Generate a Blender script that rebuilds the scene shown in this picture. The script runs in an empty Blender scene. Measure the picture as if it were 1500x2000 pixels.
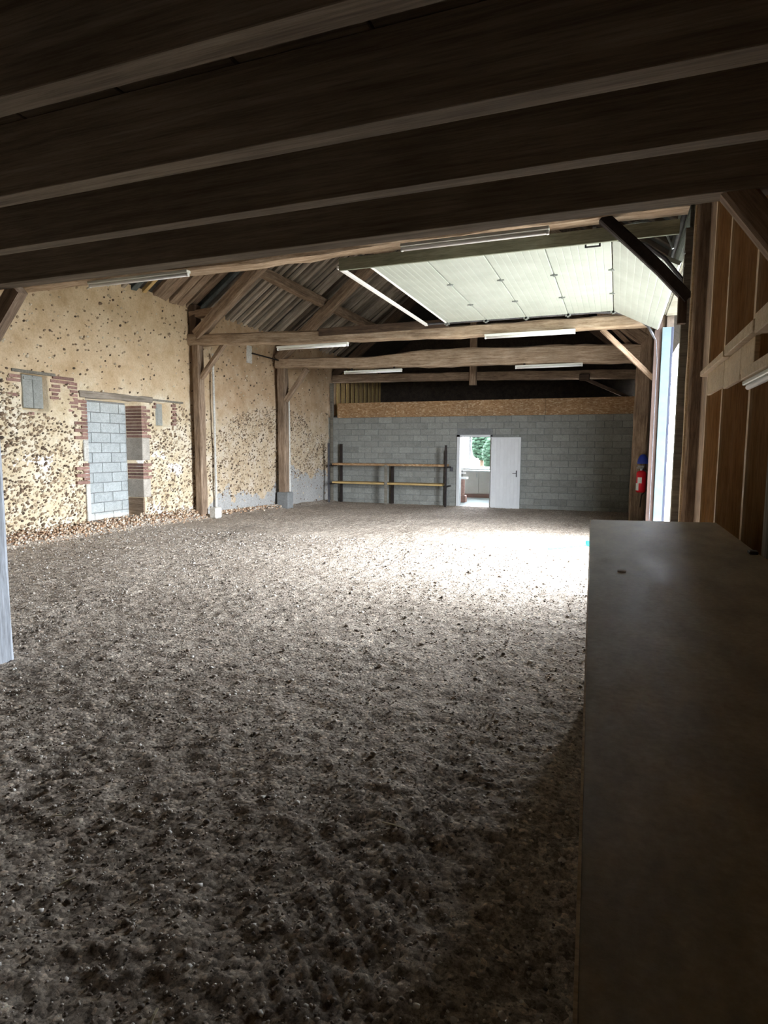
import bpy, math, random
import numpy as np
from mathutils import Matrix, Vector

sc = bpy.context.scene
col = sc.collection
rnd = random.Random(7)

# ---------------- camera ----------------
cam_d = bpy.data.cameras.new('camera')
cam = bpy.data.objects.new('camera', cam_d)
col.objects.link(cam)
cam_d.sensor_fit = 'HORIZONTAL'
cam_d.sensor_width = 36
cam_d.lens = 1190.13 * 36 / 1500
cam_d.clip_start = 0.02
Rm = ((0.93467457, 0.04094765, -0.35313843), (0.3554771, -0.09531474, 0.92981242), (0.00441433, -0.99460464, -0.10364421))
right = Vector([r[0] for r in Rm]); up = -Vector([r[1] for r in Rm]); back = -Vector([r[2] for r in Rm])
M3 = Matrix((right, up, back)).transposed()
cam.matrix_world = Matrix.Translation((0, 0, 1.65)) @ M3.to_4x4()
sc.camera = cam

# ---------------- world, portals, exposure ----------------
w = bpy.data.worlds.new('world')
sc.world = w
w.use_nodes = True
bg = w.node_tree.nodes['Background']
bg.inputs[0].default_value = (0.87, 0.93, 1.0, 1)
bg.inputs[1].default_value = 5.0


def portal(name, loc, rot, sx, sy):
    l = bpy.data.lights.new(name, 'AREA')
    l.shape = 'RECTANGLE'; l.size = sx; l.size_y = sy
    l.cycles.is_portal = True
    o = bpy.data.objects.new(name, l); col.objects.link(o)
    o.location = loc; o.rotation_euler = rot
    return o


portal('garage_portal', (0.95, 9.85, 1.9), (0, math.radians(90), 0), 3.9, 4.0)
portal('kitchen_portal', (-4.9, 24.1, 1.75), (math.radians(-90), 0, 0), 3.0, 1.8)
sc.view_settings.view_transform = 'Standard'
sc.view_settings.look = 'None'
sc.view_settings.gamma = 1
sc.view_settings.use_curve_mapping = False
sc.view_settings.exposure = 3.42
sc.cycles.max_bounces = 12
sc.cycles.diffuse_bounces = 9
sc.cycles.sample_clamp_indirect = 6.0

# ---------------- materials ----------------


def ramp(nt, fac, stops):
    n = nt.nodes.new('ShaderNodeValToRGB')
    e = n.color_ramp.elements
    while len(e) < len(stops): e.new(0.5)
    for i, (p, c) in enumerate(stops):
        e[i].position = p; e[i].color = (*c, 1)
    nt.links.new(fac, n.inputs[0])
    return n.outputs[0]


def noise(nt, vec, scale, detail=4, rough=0.55, dist=0.0):
    n = nt.nodes.new('ShaderNodeTexNoise')
    n.inputs['Scale'].default_value = scale; n.inputs['Detail'].default_value = detail
    n.inputs['Roughness'].default_value = rough; n.inputs['Distortion'].default_value = dist
    if vec is not None: nt.links.new(vec, n.inputs['Vector'])
    return n.outputs['Fac']


def mapping(nt, scale, coord='Object', offset_random=True):
    tc = nt.nodes.new('ShaderNodeTexCoord')
    src = tc.outputs[coord]
    if offset_random:
        oi = nt.nodes.new('ShaderNodeObjectInfo')
        mm = nt.nodes.new('ShaderNodeMath'); mm.operation = 'MULTIPLY'; mm.inputs[1].default_value = 37.0
        nt.links.new(oi.outputs['Random'], mm.inputs[0])
        va = nt.nodes.new('ShaderNodeVectorMath'); va.operation = 'ADD'
        nt.links.new(src, va.inputs[0]); nt.links.new(mm.outputs[0], va.inputs[1])
        src = va.outputs[0]
    mp = nt.nodes.new('ShaderNodeMapping'); mp.inputs['Scale'].default_value = scale
    nt.links.new(src, mp.inputs['Vector'])
    return mp.outputs[0]


def mixc(nt, a, b, fac, mode='MIX'):
    n = nt.nodes.new('ShaderNodeMix'); n.data_type = 'RGBA'; n.blend_type = mode
    if isinstance(fac, float): n.inputs[0].default_value = fac
    else: nt.links.new(fac, n.inputs[0])
    for s, v in ((6, a), (7, b)):
        if isinstance(v, tuple): n.inputs[s].default_value = (*v, 1)
        else: nt.links.new(v, n.inputs[s])
    return n.outputs[2]


def math_(nt, op, a, b=0.0, c=None, clamp=False):
    n = nt.nodes.new('ShaderNodeMath'); n.operation = op; n.use_clamp = clamp
    for i, v in enumerate((a, b, c)):
        if v is None: continue
        if isinstance(v, (int, float)): n.inputs[i].default_value = v
        else: nt.links.new(v, n.inputs[i])
    return n.outputs[0]


def new_mat(name, rough=0.9, metal=0.0):
    m = bpy.data.materials.new(name); m.use_nodes = True
    nt = m.node_tree; p = nt.nodes['Principled BSDF']
    p.inputs['Roughness'].default_value = rough; p.inputs['Metallic'].default_value = metal
    p.inputs['Specular IOR Level'].default_value = 0.3
    return m, nt, p


def bump(nt, p, h, strength, dist=0.01):
    b = nt.nodes.new('ShaderNodeBump'); b.inputs['Strength'].default_value = strength; b.inputs['Distance'].default_value = dist
    nt.links.new(h, b.inputs['Height']); nt.links.new(b.outputs[0], p.inputs['Normal'])


def basic(name, stops, scale=(1, 1, 1), ns=8, detail=5, rough=0.9, metal=0.0, vary=0.15, bmp=0.3, dirt=0.25, dist=0.0):
    """noise coloured material: stops along a noise, a slow dirt variation and a per-object brightness"""
    m, nt, p = new_mat(name, rough, metal)
    v = mapping(nt, scale)
    f = noise(nt, v, ns, detail + 2, 0.68, dist=dist)
    c = ramp(nt, f, stops)
    f5 = noise(nt, v, ns * 5, 5, 0.7)
    if bmp: c = mixc(nt, c, ramp(nt, f5, [(0.34, (0.68, 0.66, 0.64)), (0.55, (1.0, 1.0, 1.0))]), 1.0, 'MULTIPLY')
    d = noise(nt, mapping(nt, (1, 1, 1)), 1.7, 3)
    c = mixc(nt, c, ramp(nt, d, [(0.3, (1 - dirt,) * 3), (0.7, (1, 1, 1))]), 1.0, 'MULTIPLY')
    oi = nt.nodes.new('ShaderNodeObjectInfo')
    c = mixc(nt, c, ramp(nt, oi.outputs['Random'], [(0, (1 - vary,) * 3), (1, (1 + 0 * vary,) * 3)]), 1.0, 'MULTIPLY')
    nt.links.new(c, p.inputs['Base Color'])
    if bmp: bump(nt, p, f, bmp)
    return m


W = {}
MAT = {}
MAT['old_wood'] = basic('old_wood', [(0.28, (0.14, 0.09, 0.06)), (0.5, (0.36, 0.255, 0.175)), (0.7, (0.56, 0.43, 0.315))], (0.6, 7, 7), 3.5, 6, vary=0.15, bmp=0.6, dirt=0.35)
MAT['beam_wood'] = basic('beam_wood', [(0.28, (0.24, 0.16, 0.10)), (0.5, (0.50, 0.375, 0.265)), (0.7, (0.70, 0.57, 0.44))], (0.6, 7, 7), 3.5, 6, vary=0.1, bmp=0.6, dirt=0.3)
MAT['dark_wood'] = basic('dark_wood', [(0.25, (0.05, 0.03, 0.022)), (0.5, (0.12, 0.08, 0.055)), (0.75, (0.2, 0.14, 0.1))], (0.6, 7, 7), 3.5, 6, bmp=0.6, dirt=0.35)
MAT['joist_wood'] = basic('joist_wood', [(0.3, (0.16, 0.12, 0.085)), (0.5, (0.30, 0.24, 0.175)), (0.7, (0.42, 0.35, 0.27))], (0.35, 9, 9), 3, 5, rough=0.8, bmp=0.15, dirt=0.3)
MAT['stud_wood'] = basic('stud_wood', [(0.3, (0.56, 0.35, 0.17)), (0.5, (0.72, 0.49, 0.27)), (0.7, (0.80, 0.58, 0.36))], (0.4, 9, 9), 3, 5, rough=0.7, bmp=0.1, dirt=0.25)
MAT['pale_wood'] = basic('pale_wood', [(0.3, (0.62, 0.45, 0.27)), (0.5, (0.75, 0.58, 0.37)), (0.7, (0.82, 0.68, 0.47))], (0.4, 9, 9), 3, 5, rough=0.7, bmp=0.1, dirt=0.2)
MAT['bleached_wood'] = basic('bleached_wood', [(0.3, (0.36, 0.39, 0.44)), (0.5, (0.46, 0.5, 0.56)), (0.7, (0.58, 0.62, 0.69))], (0.4, 8, 8), 3.5, 5, bmp=0.3, dirt=0.2, vary=0.0)
MAT['grey_wood'] = basic('grey_wood', [(0.3, (0.17, 0.155, 0.125)), (0.5, (0.29, 0.265, 0.215)), (0.7, (0.42, 0.39, 0.33))], (0.4, 8, 8), 3.5, 5, bmp=0.3, dirt=0.35, vary=0.3)
MAT['rafter_wood'] = basic('rafter_wood', [(0.3, (0.36, 0.30, 0.23)), (0.5, (0.60, 0.51, 0.41)), (0.7, (0.78, 0.70, 0.60))], (0.4, 8, 8), 3.5, 5, bmp=0.4, dirt=0.4, vary=0.55)
MAT['slate_board'] = basic('slate_board', [(0.3, (0.06, 0.075, 0.075)), (0.7, (0.17, 0.2, 0.2))], (1, 4, 4), 4, 4, vary=0.5, bmp=0.2)
MAT['yellow_board'] = basic('yellow_board', [(0.3, (0.55, 0.36, 0.13)), (0.7, (0.78, 0.58, 0.28))], (0.4, 8, 8), 3, 4, vary=0.1, bmp=0.1)
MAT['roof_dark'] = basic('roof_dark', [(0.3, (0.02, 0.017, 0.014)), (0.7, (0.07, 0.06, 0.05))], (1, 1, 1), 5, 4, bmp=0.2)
MAT['block_bright'] = basic('block_pale', [(0.3, (0.43, 0.47, 0.48)), (0.7, (0.62, 0.67, 0.68))], (1, 1, 1), 14, 6, vary=0.14, bmp=0.4, dirt=0.15)
MAT['block_back'] = basic('block_grey', [(0.3, (0.31, 0.32, 0.295)), (0.7, (0.43, 0.44, 0.41))], (1, 1, 1), 12, 6, vary=0.2, bmp=0.4, dirt=0.2)
MAT['mortar_joint'] = basic('mortar_joint', [(0.3, (0.25, 0.26, 0.26)), (0.7, (0.36, 0.37, 0.37))], (1, 1, 1), 20, 3, bmp=0.3)
MAT['brick'] = basic('brick_red', [(0.3, (0.33, 0.17, 0.14)), (0.7, (0.52, 0.34, 0.28))], (1, 1, 1), 12, 5, vary=0.35, bmp=0.4)
MAT['quoin'] = basic('quoin_stone', [(0.3, (0.48, 0.43, 0.37)), (0.7, (0.68, 0.63, 0.56))], (1, 1, 1), 9, 5, vary=0.1, bmp=0.3)
MAT['white_panel'] = basic('white_panel', [(0.3, (0.46, 0.51, 0.47)), (0.7, (0.55, 0.60, 0.56))], (1, 1, 1), 2.5, 3, rough=0.45, vary=0.04, bmp=0.0, dirt=0.07)
MAT['white_paint'] = basic('white_paint', [(0.3, (0.72, 0.74, 0.76)), (0.7, (0.8, 0.82, 0.84))], (1, 1, 1), 3, 3, rough=0.45, vary=0.04, bmp=0.0, dirt=0.06)
MAT['steel'] = basic('galvanised_steel', [(0.3, (0.42, 0.46, 0.47)), (0.7, (0.62, 0.66, 0.67))], (1, 1, 1), 8, 4, rough=0.4, metal=0.7, vary=0.05, bmp=0.05)
MAT['grey_metal'] = basic('grey_metal', [(0.3, (0.09, 0.09, 0.10)), (0.7, (0.16, 0.16, 0.18))], (1, 1, 1), 8, 4, rough=0.5, metal=0.3, vary=0.1, bmp=0.05)
MAT['dark_metal'] = basic('dark_metal', [(0.3, (0.022, 0.018, 0.018)), (0.7, (0.06, 0.045, 0.04))], (1, 1, 1), 8, 4, rough=0.6, metal=0.2, vary=0.1, bmp=0.1)
MAT['tube'] = basic('tube_plastic', [(0.3, (0.78, 0.80, 0.74)), (0.7, (0.84, 0.86, 0.80))], (1, 1, 1), 4, 2, rough=0.3, vary=0.05, bmp=0.0, dirt=0.1)
MAT['pale_blue'] = basic('pale_blue_seal', [(0.3, (0.055, 0.08, 0.085)), (0.7, (0.07, 0.095, 0.1))], bmp=0.0, vary=0.0, dirt=0.05)
MAT['slate_blue'] = basic('slate_blue_edge', [(0.3, (0.015, 0.018, 0.03)), (0.7, (0.022, 0.025, 0.04))], bmp=0.0, vary=0.0, dirt=0.05)
MAT['tarred_wood'] = basic('tarred_wood', [(0.3, (0.035, 0.022, 0.018)), (0.7, (0.075, 0.05, 0.04))], (7, 7, 0.5), 3, 4, bmp=0.2, vary=0.0)
MAT['green_board'] = basic('green_board', [(0.3, (0.22, 0.24, 0.18)), (0.7, (0.42, 0.45, 0.35))], (0.5, 7, 7), 3, 4, bmp=0.2, vary=0.0)
MAT['red_paint'] = basic('red_paint', [(0.3, (0.72, 0.015, 0.03)), (0.7, (0.8, 0.03, 0.05))], (1, 1, 1), 4, 2, rough=0.25, vary=0.0, bmp=0.0, dirt=0.05)
MAT['blue_plastic'] = basic('blue_plastic', [(0.3, (0.02, 0.04, 0.28)), (0.7, (0.03, 0.06, 0.36))], (1, 1, 1), 4, 2, rough=0.35, vary=0.0, bmp=0.0, dirt=0.05)
MAT['teal_plastic'] = basic('teal_plastic', [(0.3, (0.02, 0.25, 0.26)), (0.7, (0.03, 0.32, 0.33))], (1, 1, 1), 4, 2, rough=0.4, vary=0.0, bmp=0.0)
MAT['white_label'] = basic('white_label', [(0.3, (0.8, 0.8, 0.8)), (0.7, (0.88, 0.88, 0.88))], bmp=0.0, dirt=0.02, vary=0.0)
MAT['beige'] = basic('beige_laminate', [(0.3, (0.50, 0.45, 0.40)), (0.7, (0.57, 0.52, 0.47))], (1, 1, 1), 3, 2, rough=0.5, vary=0.05, bmp=0.0, dirt=0.05)
MAT['kitchen_wall'] = basic('kitchen_plaster', [(0.3, (0.75, 0.75, 0.73)), (0.7, (0.8, 0.8, 0.78))], bmp=0.05)
MAT['kitchen_floor'] = basic('kitchen_tiles', [(0.3, (0.50, 0.60, 0.62)), (0.7, (0.60, 0.70, 0.72))], (1, 1, 1), 3, 3, rough=0.25, bmp=0.0, dirt=0.08)
MAT['plinth_brown'] = basic('plinth_brown', [(0.3, (0.24, 0.13, 0.10)), (0.7, (0.32, 0.18, 0.14))], (0.5, 6, 6), 3, 3, rough=0.6, bmp=0.0)
MAT['leaf'] = basic('leaf_green', [(0.3, (0.008, 0.03, 0.015)), (0.7, (0.02, 0.055, 0.028))], (1, 1, 1), 4, 4, vary=0.3, bmp=0.2)
MAT['outside_ground'] = basic('outside_gravel', [(0.3, (0.17, 0.17, 0.14)), (0.7, (0.27, 0.26, 0.22))], (1, 1, 1), 3, 5, bmp=0.3)
MAT['plaster_white'] = basic('white_plaster', [(0.3, (0.74, 0.72, 0.66)), (0.7, (0.84, 0.82, 0.77))], (1, 1, 1), 6, 4, bmp=0.3)
MAT['render_out'] = basic('outer_boards', [(0.3, (0.06, 0.045, 0.035)), (0.7, (0.13, 0.10, 0.075))], (1, 1, 1), 6, 4, bmp=0.3)
MAT['straw'] = basic('straw', [(0.3, (0.45, 0.38, 0.24)), (0.7, (0.62, 0.55, 0.4))], (1, 1, 1), 9, 3, vary=0.2, bmp=0.0)

# OSB board
m, nt, p = new_mat('osb_board', 0.75)
v = mapping(nt, (1, 2.2, 2.2), offset_random=True)
vo = nt.nodes.new('ShaderNodeTexVoronoi'); vo.inputs['Scale'].default_value = 17
nt.links.new(v, vo.inputs['Vector'])
sp = nt.nodes.new('ShaderNodeSeparateColor'); nt.links.new(vo.outputs['Color'], sp.inputs[0])
c = ramp(nt, sp.outputs[0], [(0.0, (0.33, 0.18, 0.08)), (0.5, (0.43, 0.26, 0.13)), (0.85, (0.52, 0.34, 0.19)), (1.0, (0.68, 0.52, 0.34))])
c = mixc(nt, c, ramp(nt, noise(nt, mapping(nt, (1, 1, 1)), 1.2), [(0.3, (0.7, 0.7, 0.7)), (0.7, (1, 1, 1))]), 1.0, 'MULTIPLY')
nt.links.new(c, p.inputs['Base Color'])
bump(nt, p, sp.outputs[0], 0.15)
MAT['osb'] = m

# platform top: dusty concrete / board
m, nt, p = new_mat('dusty_counter', 0.55)
v = mapping(nt, (1, 1, 1), offset_random=False)
f1 = noise(nt, v, 60, 6, 0.7)
f2 = noise(nt, mapping(nt, (2.5, 1, 1), offset_random=False), 4, 5)
c = ramp(nt, f2, [(0.3, (0.26, 0.205, 0.13)), (0.5, (0.37, 0.30, 0.195)), (0.72, (0.46, 0.385, 0.27))])
c = mixc(nt, c, ramp(nt, f1, [(0.3, (0.75, 0.75, 0.75)), (0.7, (1.1, 1.1, 1.1))]), 1.0, 'MULTIPLY')
nt.links.new(c, p.inputs['Base Color'])
rr = nt.nodes.new('ShaderNodeMapRange'); rr.inputs[3].default_value = 0.42; rr.inputs[4].default_value = 0.75
nt.links.new(f2, rr.inputs[0]); nt.links.new(rr.outputs[0], p.inputs['Roughness'])
bump(nt, p, f1, 0.25, 0.004)
MAT['counter'] = m

# floor dirt and gravel
m, nt, p = new_mat('dirt_floor', 0.95)
tc = nt.nodes.new('ShaderNodeTexCoord')
ob = tc.outputs['Object']
f_big = noise(nt, ob, 0.8, 4)
f_mid = noise(nt, ob, 9, 6, 0.7)
f_fine = noise(nt, ob, 42, 8, 0.85)
vor = nt.nodes.new('ShaderNodeTexVoronoi'); vor.inputs['Scale'].default_value = 48
nt.links.new(ob, vor.inputs['Vector'])
sep = nt.nodes.new('ShaderNodeSeparateColor'); nt.links.new(vor.outputs['Color'], sep.inputs[0])
c = ramp(nt, f_mid, [(0.28, (0.33, 0.27, 0.22)), (0.5, (0.56, 0.49, 0.42)), (0.72, (0.74, 0.68, 0.60))])
c = mixc(nt, c, ramp(nt, f_fine, [(0.36, (0.12, 0.10, 0.085)), (0.48, (0.75, 0.73, 0.71)), (0.58, (1.3, 1.28, 1.25))]), 0.95, 'MULTIPLY')
c = mixc(nt, c, ramp(nt, sep.outputs[0], [(0.0, (0.35, 0.33, 0.31)), (0.35, (0.9, 0.9, 0.9)), (0.8, (1.1, 1.1, 1.1)), (1.0, (1.7, 1.65, 1.6))]), 0.75, 'MULTIPLY')
c = mixc(nt, c, ramp(nt, f_big, [(0.3, (0.78, 0.76, 0.74)), (0.7, (1.1, 1.1, 1.1))]), 1.0, 'MULTIPLY')
nt.links.new(c, p.inputs['Base Color'])
h = math_(nt, 'ADD', math_(nt, 'MULTIPLY', f_fine, 0.7), math_(nt, 'MULTIPLY', vor.outputs['Distance'], -0.8))
bump(nt, p, h, 0.9, 0.012)
MAT['dirt'] = m


def island_mat(name, stops, rough=0.85, bmp=0.3):
    m, nt, p = new_mat(name, rough)
    g = nt.nodes.new('ShaderNodeNewGeometry')
    c = ramp(nt, g.outputs['Random Per Island'], stops)
    tc = nt.nodes.new('ShaderNodeTexCoord')
    f = noise(nt, tc.outputs['Object'], 40, 4)
    c = mixc(nt, c, ramp(nt, f, [(0.3, (0.7, 0.7, 0.7)), (0.7, (1.15, 1.15, 1.15))]), 1.0, 'MULTIPLY')
    nt.links.new(c, p.inputs['Base Color'])
    bump(nt, p, f, bmp, 0.005)
    return m


MAT['wall_stones'] = island_mat('flint_stones', [(0.0, (0.07, 0.05, 0.035)), (0.25, (0.19, 0.13, 0.085)), (0.5, (0.33, 0.24, 0.155)), (0.75, (0.5, 0.4, 0.27)), (1.0, (0.74, 0.66, 0.52))])
MAT['pebbles'] = island_mat('pebbles', [(0.0, (0.09, 0.07, 0.055)), (0.4, (0.35, 0.29, 0.24)), (0.75, (0.62, 0.56, 0.5)), (1.0, (0.88, 0.86, 0.82))], rough=0.6)
MAT['rubble'] = island_mat('rubble', [(0.0, (0.16, 0.09, 0.06)), (0.3, (0.48, 0.30, 0.18)), (0.6, (0.62, 0.47, 0.33)), (1.0, (0.80, 0.74, 0.65))])

# lime-plastered rubble wall
m, nt, p = new_mat('lime_mortar_wall', 0.95)
tc = nt.nodes.new('ShaderNodeTexCoord'); ob = tc.outputs['Object']
xyz = nt.nodes.new('ShaderNodeSeparateXYZ'); nt.links.new(ob, xyz.inputs[0])
f1 = noise(nt, ob, 3.0, 6, 0.65)
f2 = noise(nt, ob, 30, 5, 0.7)
f3 = noise(nt, ob, 1.3, 4, 0.6)
Zc = xyz.outputs[2]; Yc = xyz.outputs[1]
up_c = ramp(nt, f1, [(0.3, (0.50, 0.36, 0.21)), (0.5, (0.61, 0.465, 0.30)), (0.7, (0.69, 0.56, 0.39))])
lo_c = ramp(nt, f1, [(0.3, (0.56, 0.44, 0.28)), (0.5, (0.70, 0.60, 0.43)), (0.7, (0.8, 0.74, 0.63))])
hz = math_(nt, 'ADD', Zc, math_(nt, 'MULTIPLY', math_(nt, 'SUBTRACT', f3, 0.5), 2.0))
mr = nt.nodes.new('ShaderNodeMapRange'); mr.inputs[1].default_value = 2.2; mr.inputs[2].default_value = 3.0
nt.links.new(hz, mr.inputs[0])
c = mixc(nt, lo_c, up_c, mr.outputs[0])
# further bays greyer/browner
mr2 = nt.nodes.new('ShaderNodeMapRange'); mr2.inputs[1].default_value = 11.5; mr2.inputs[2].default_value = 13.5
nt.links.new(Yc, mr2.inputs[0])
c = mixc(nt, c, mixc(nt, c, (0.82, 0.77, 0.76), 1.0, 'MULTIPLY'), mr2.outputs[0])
# white limewash remains low down in the first bay
wmask = math_(nt, 'MULTIPLY', math_(nt, 'GREATER_THAN', math_(nt, 'ADD', f3, math_(nt, 'MULTIPLY', f1, 0.25)), 0.69),
              math_(nt, 'LESS_THAN', hz, 1.7))
wmask = math_(nt, 'MULTIPLY', wmask, math_(nt, 'LESS_THAN', Yc, 12.2))
c = mixc(nt, c, (0.86, 0.84, 0.82), math_(nt, 'MULTIPLY', wmask, 0.85))
# grey cement patches at the foot of the far bays
cz = math_(nt, 'ADD', Zc, math_(nt, 'MULTIPLY', math_(nt, 'SUBTRACT', f3, 0.5), 1.6))
cmask = math_(nt, 'MULTIPLY', math_(nt, 'LESS_THAN', cz, math_(nt, 'ADD', 0.42, math_(nt, 'MULTIPLY', math_(nt, 'GREATER_THAN', Yc, 16.0), 0.45))), math_(nt, 'GREATER_THAN', Yc, 12.5))
c = mixc(nt, c, ramp(nt, f2, [(0.3, (0.30, 0.31, 0.31)), (0.6, (0.46, 0.46, 0.46))]), math_(nt, 'MULTIPLY', cmask, 0.9))
c = mixc(nt, c, ramp(nt, f2, [(0.3, (0.72, 0.70, 0.66)), (0.55, (1.0, 1.0, 1.0))]), 0.7, 'MULTIPLY')
nt.links.new(c, p.inputs['Base Color'])
bump(nt, p, math_(nt, 'ADD', f2, f1), 0.6, 0.02)
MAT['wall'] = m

# glass
m, nt, p = new_mat('window_glass', 0.02)
p.inputs['Transmission Weight'].default_value = 1.0
p.inputs['IOR'].default_value = 1.05
MAT['glass'] = m

# ---------------- object helpers ----------------
ids = {}


def link(o, parent=None, mw=None):
    mw = mw if mw is not None else Matrix.Identity(4)
    col.objects.link(o)
    W[o.name] = mw
    if parent is not None:
        o.parent = parent
        o.matrix_parent_inverse = W[parent.name].inverted()
    o.matrix_basis = mw
    return o


def tag(o, label=None, cat=None, group=None, kind=None):
    if label: o['label'] = label
    if cat: o['category'] = cat
    if group: o['group'] = group
    if kind: o['kind'] = kind
    return o


def empty(name, loc, label=None, cat=None, group=None, kind=None):
    o = bpy.data.objects.new(name, None)
    o.empty_display_size = 0.1
    link(o, None, Matrix.Translation(loc))
    return tag(o, label, cat, group, kind)


def mesh(name, verts, faces, mat, parent=None, mw=None, smooth=False):
    me = bpy.data.meshes.new(name)
    me.from_pydata([tuple(v) for v in verts], [], [tuple(f) for f in faces])
    me.materials.append(MAT[mat] if isinstance(mat, str) else mat)
    if smooth:
        me.polygons.foreach_set('use_smooth', [True] * len(me.polygons))
    me.update()
    o = bpy.data.objects.new(name, me)
    return link(o, parent, mw)


def box_vf(x0, x1, y0, y1, z0, z1, base=0, b=0.0):
    if b <= 0:
        v = [(x0, y0, z0), (x1, y0, z0), (x1, y1, z0), (x0, y1, z0), (x0, y0, z1), (x1, y0, z1), (x1, y1, z1), (x0, y1, z1)]
        f = [(0, 3, 2, 1), (4, 5, 6, 7), (0, 1, 5, 4), (1, 2, 6, 5), (2, 3, 7, 6), (3, 0, 4, 7)]
        return v, [tuple(i + base for i in q) for q in f]
    # chamfered box: 24 vertices
    v = []; f = []
    xs, ys, zs = (x0, x1), (y0, y1), (z0, z1)
    idx = {}
    for i in (0, 1):
        for j in (0, 1):
            for k in (0, 1):
                sx, sy, sz = 1 - 2 * i, 1 - 2 * j, 1 - 2 * k
                for ax, pt in enumerate(((xs[i], ys[j] + sy * b, zs[k] + sz * b), (xs[i] + sx * b, ys[j], zs[k] + sz * b), (xs[i] + sx * b, ys[j] + sy * b, zs[k]))):
                    idx[(i, j, k, ax)] = len(v) + base
                    v.append(pt)

    def q(*l): f.append(tuple(idx[t] for t in l))
    q((0, 0, 0, 0), (0, 0, 1, 0), (0, 1, 1, 0), (0, 1, 0, 0)); q((1, 0, 0, 0), (1, 1, 0, 0), (1, 1, 1, 0), (1, 0, 1, 0))
    q((0, 0, 0, 1), (1, 0, 0, 1), (1, 0, 1, 1), (0, 0, 1, 1)); q((0, 1, 0, 1), (0, 1, 1, 1), (1, 1, 1, 1), (1, 1, 0, 1))
    q((0, 0, 0, 2), (0, 1, 0, 2), (1, 1, 0, 2), (1, 0, 0, 2)); q((0, 0, 1, 2), (1, 0, 1, 2), (1, 1, 1, 2), (0, 1, 1, 2))
    for k in (0, 1):
        for j in (0, 1): q((0, j, k, 1), (1, j, k, 1), (1, j, k, 2), (0, j, k, 2))
        for i in (0, 1): q((i, 0, k, 0), (i, 1, k, 0), (i, 1, k, 2), (i, 0, k, 2))
    for i in (0, 1):
        for j in (0, 1): q((i, j, 0, 0), (i, j, 1, 0), (i, j, 1, 1), (i, j, 0, 1))
    for i in (0, 1):
        for j in (0, 1):
            for k in (0, 1): f.append((idx[(i, j, k, 0)], idx[(i, j, k, 1)], idx[(i, j, k, 2)]))
    return v, f


def bx(name, x0, x1, y0, y1, z0, z1, mat, parent=None, b=0.004):
    c = Vector(((x0 + x1) / 2, (y0 + y1) / 2, (z0 + z1) / 2))
    hx, hy, hz = abs(x1 - x0) / 2, abs(y1 - y0) / 2, abs(z1 - z0) / 2
    b = min(b, hx * 0.4, hy * 0.4, hz * 0.4)
    v, f = box_vf(-hx, hx, -hy, hy, -hz, hz, 0, b)
    return mesh(name, v, f, mat, parent, Matrix.Translation(c))


def boxes(name, lst, mat, parent=None, kind=None, b=0.0):
    V = []; F = []
    for q in lst:
        v, f = box_vf(*q, base=len(V), b=b); V += v; F += f
    o = mesh(name, V, F, mat, parent)
    if kind: o['kind'] = kind
    return o


def timber(name, pts, wid, hts, mat, parent=None, jitter=0.0, side=None, seg=0.35, seed=1, wob=0.0):
    """a hewn or sawn timber along a polyline; local X runs along the piece. hts: one height or one per point"""
    r = random.Random(seed)
    pts = [Vector(q) for q in pts]
    a, bnd = pts[0], pts[-1]
    X = (bnd - a).normalized()
    up_ = Vector((0, 0, 1)) if abs(X.z) < 0.95 else Vector((0, 1, 0))
    if side is not None: up_ = Vector(side)
    Yv = up_.cross(X).normalized(); Zv = X.cross(Yv).normalized()
    mw = Matrix((X, Yv, Zv)).transposed().to_4x4(); mw.translation = a
    inv = mw.inverted()
    L = [inv @ q for q in pts]
    if not isinstance(hts, (list, tuple)): hts = [hts] * len(pts)
    total = L[-1].x
    n = max(2, int(total / seg) + 1) if (jitter or len(pts) > 2) else 2
    V = []; F = []
    ph = r.random() * 10
    for i in range(n):
        t = i / (n - 1) * total
        k = 0
        while k < len(L) - 2 and L[k + 1].x < t: k += 1
        u = (t - L[k].x) / max(1e-6, (L[k + 1].x - L[k].x)); u = min(1, max(0, u))
        c = L[k].lerp(L[k + 1], u); h = hts[k] * (1 - u) + hts[k + 1] * u
        c = Vector((t, c.y + wob * math.sin(t * 1.3 + ph), c.z + wob * math.sin(t * 0.9 + ph * 2)))
        ch = 0.12 if jitter else 0.03
        prof = []
        for sy, sz in ((-1, -1), (1, -1), (1, 1), (-1, 1)):
            y, z = sy * wid / 2, sz * h / 2
            cc = min(wid, h) * ch
            if sy * sz > 0: prof += [(y, z - sz * cc), (y - sy * cc, z)]
            else: prof += [(y - sy * cc, z), (y, z - sz * cc)]
        # order: around loop
        for (y, z) in prof:
            jy, jz = (r.uniform(-jitter, jitter), r.uniform(-jitter, jitter)) if jitter else (0, 0)
            V.append((c.x, c.y + y + jy, c.z + z + jz))
    m_ = 8
    # sort each ring by angle for a clean loop
    ring0 = prof
    order = sorted(range(8), key=lambda q: math.atan2(ring0[q][1], ring0[q][0]))
    for i in range(n - 1):
        for q in range(m_):
            a0, a1 = order[q], order[(q + 1) % m_]
            F.append((i * 8 + a0, i * 8 + a1, (i + 1) * 8 + a1, (i + 1) * 8 + a0))
    F.append(tuple(order[::-1])); F.append(tuple((n - 1) * 8 + q for q in order))
    return mesh(name, V, F, mat, parent, mw)


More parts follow.
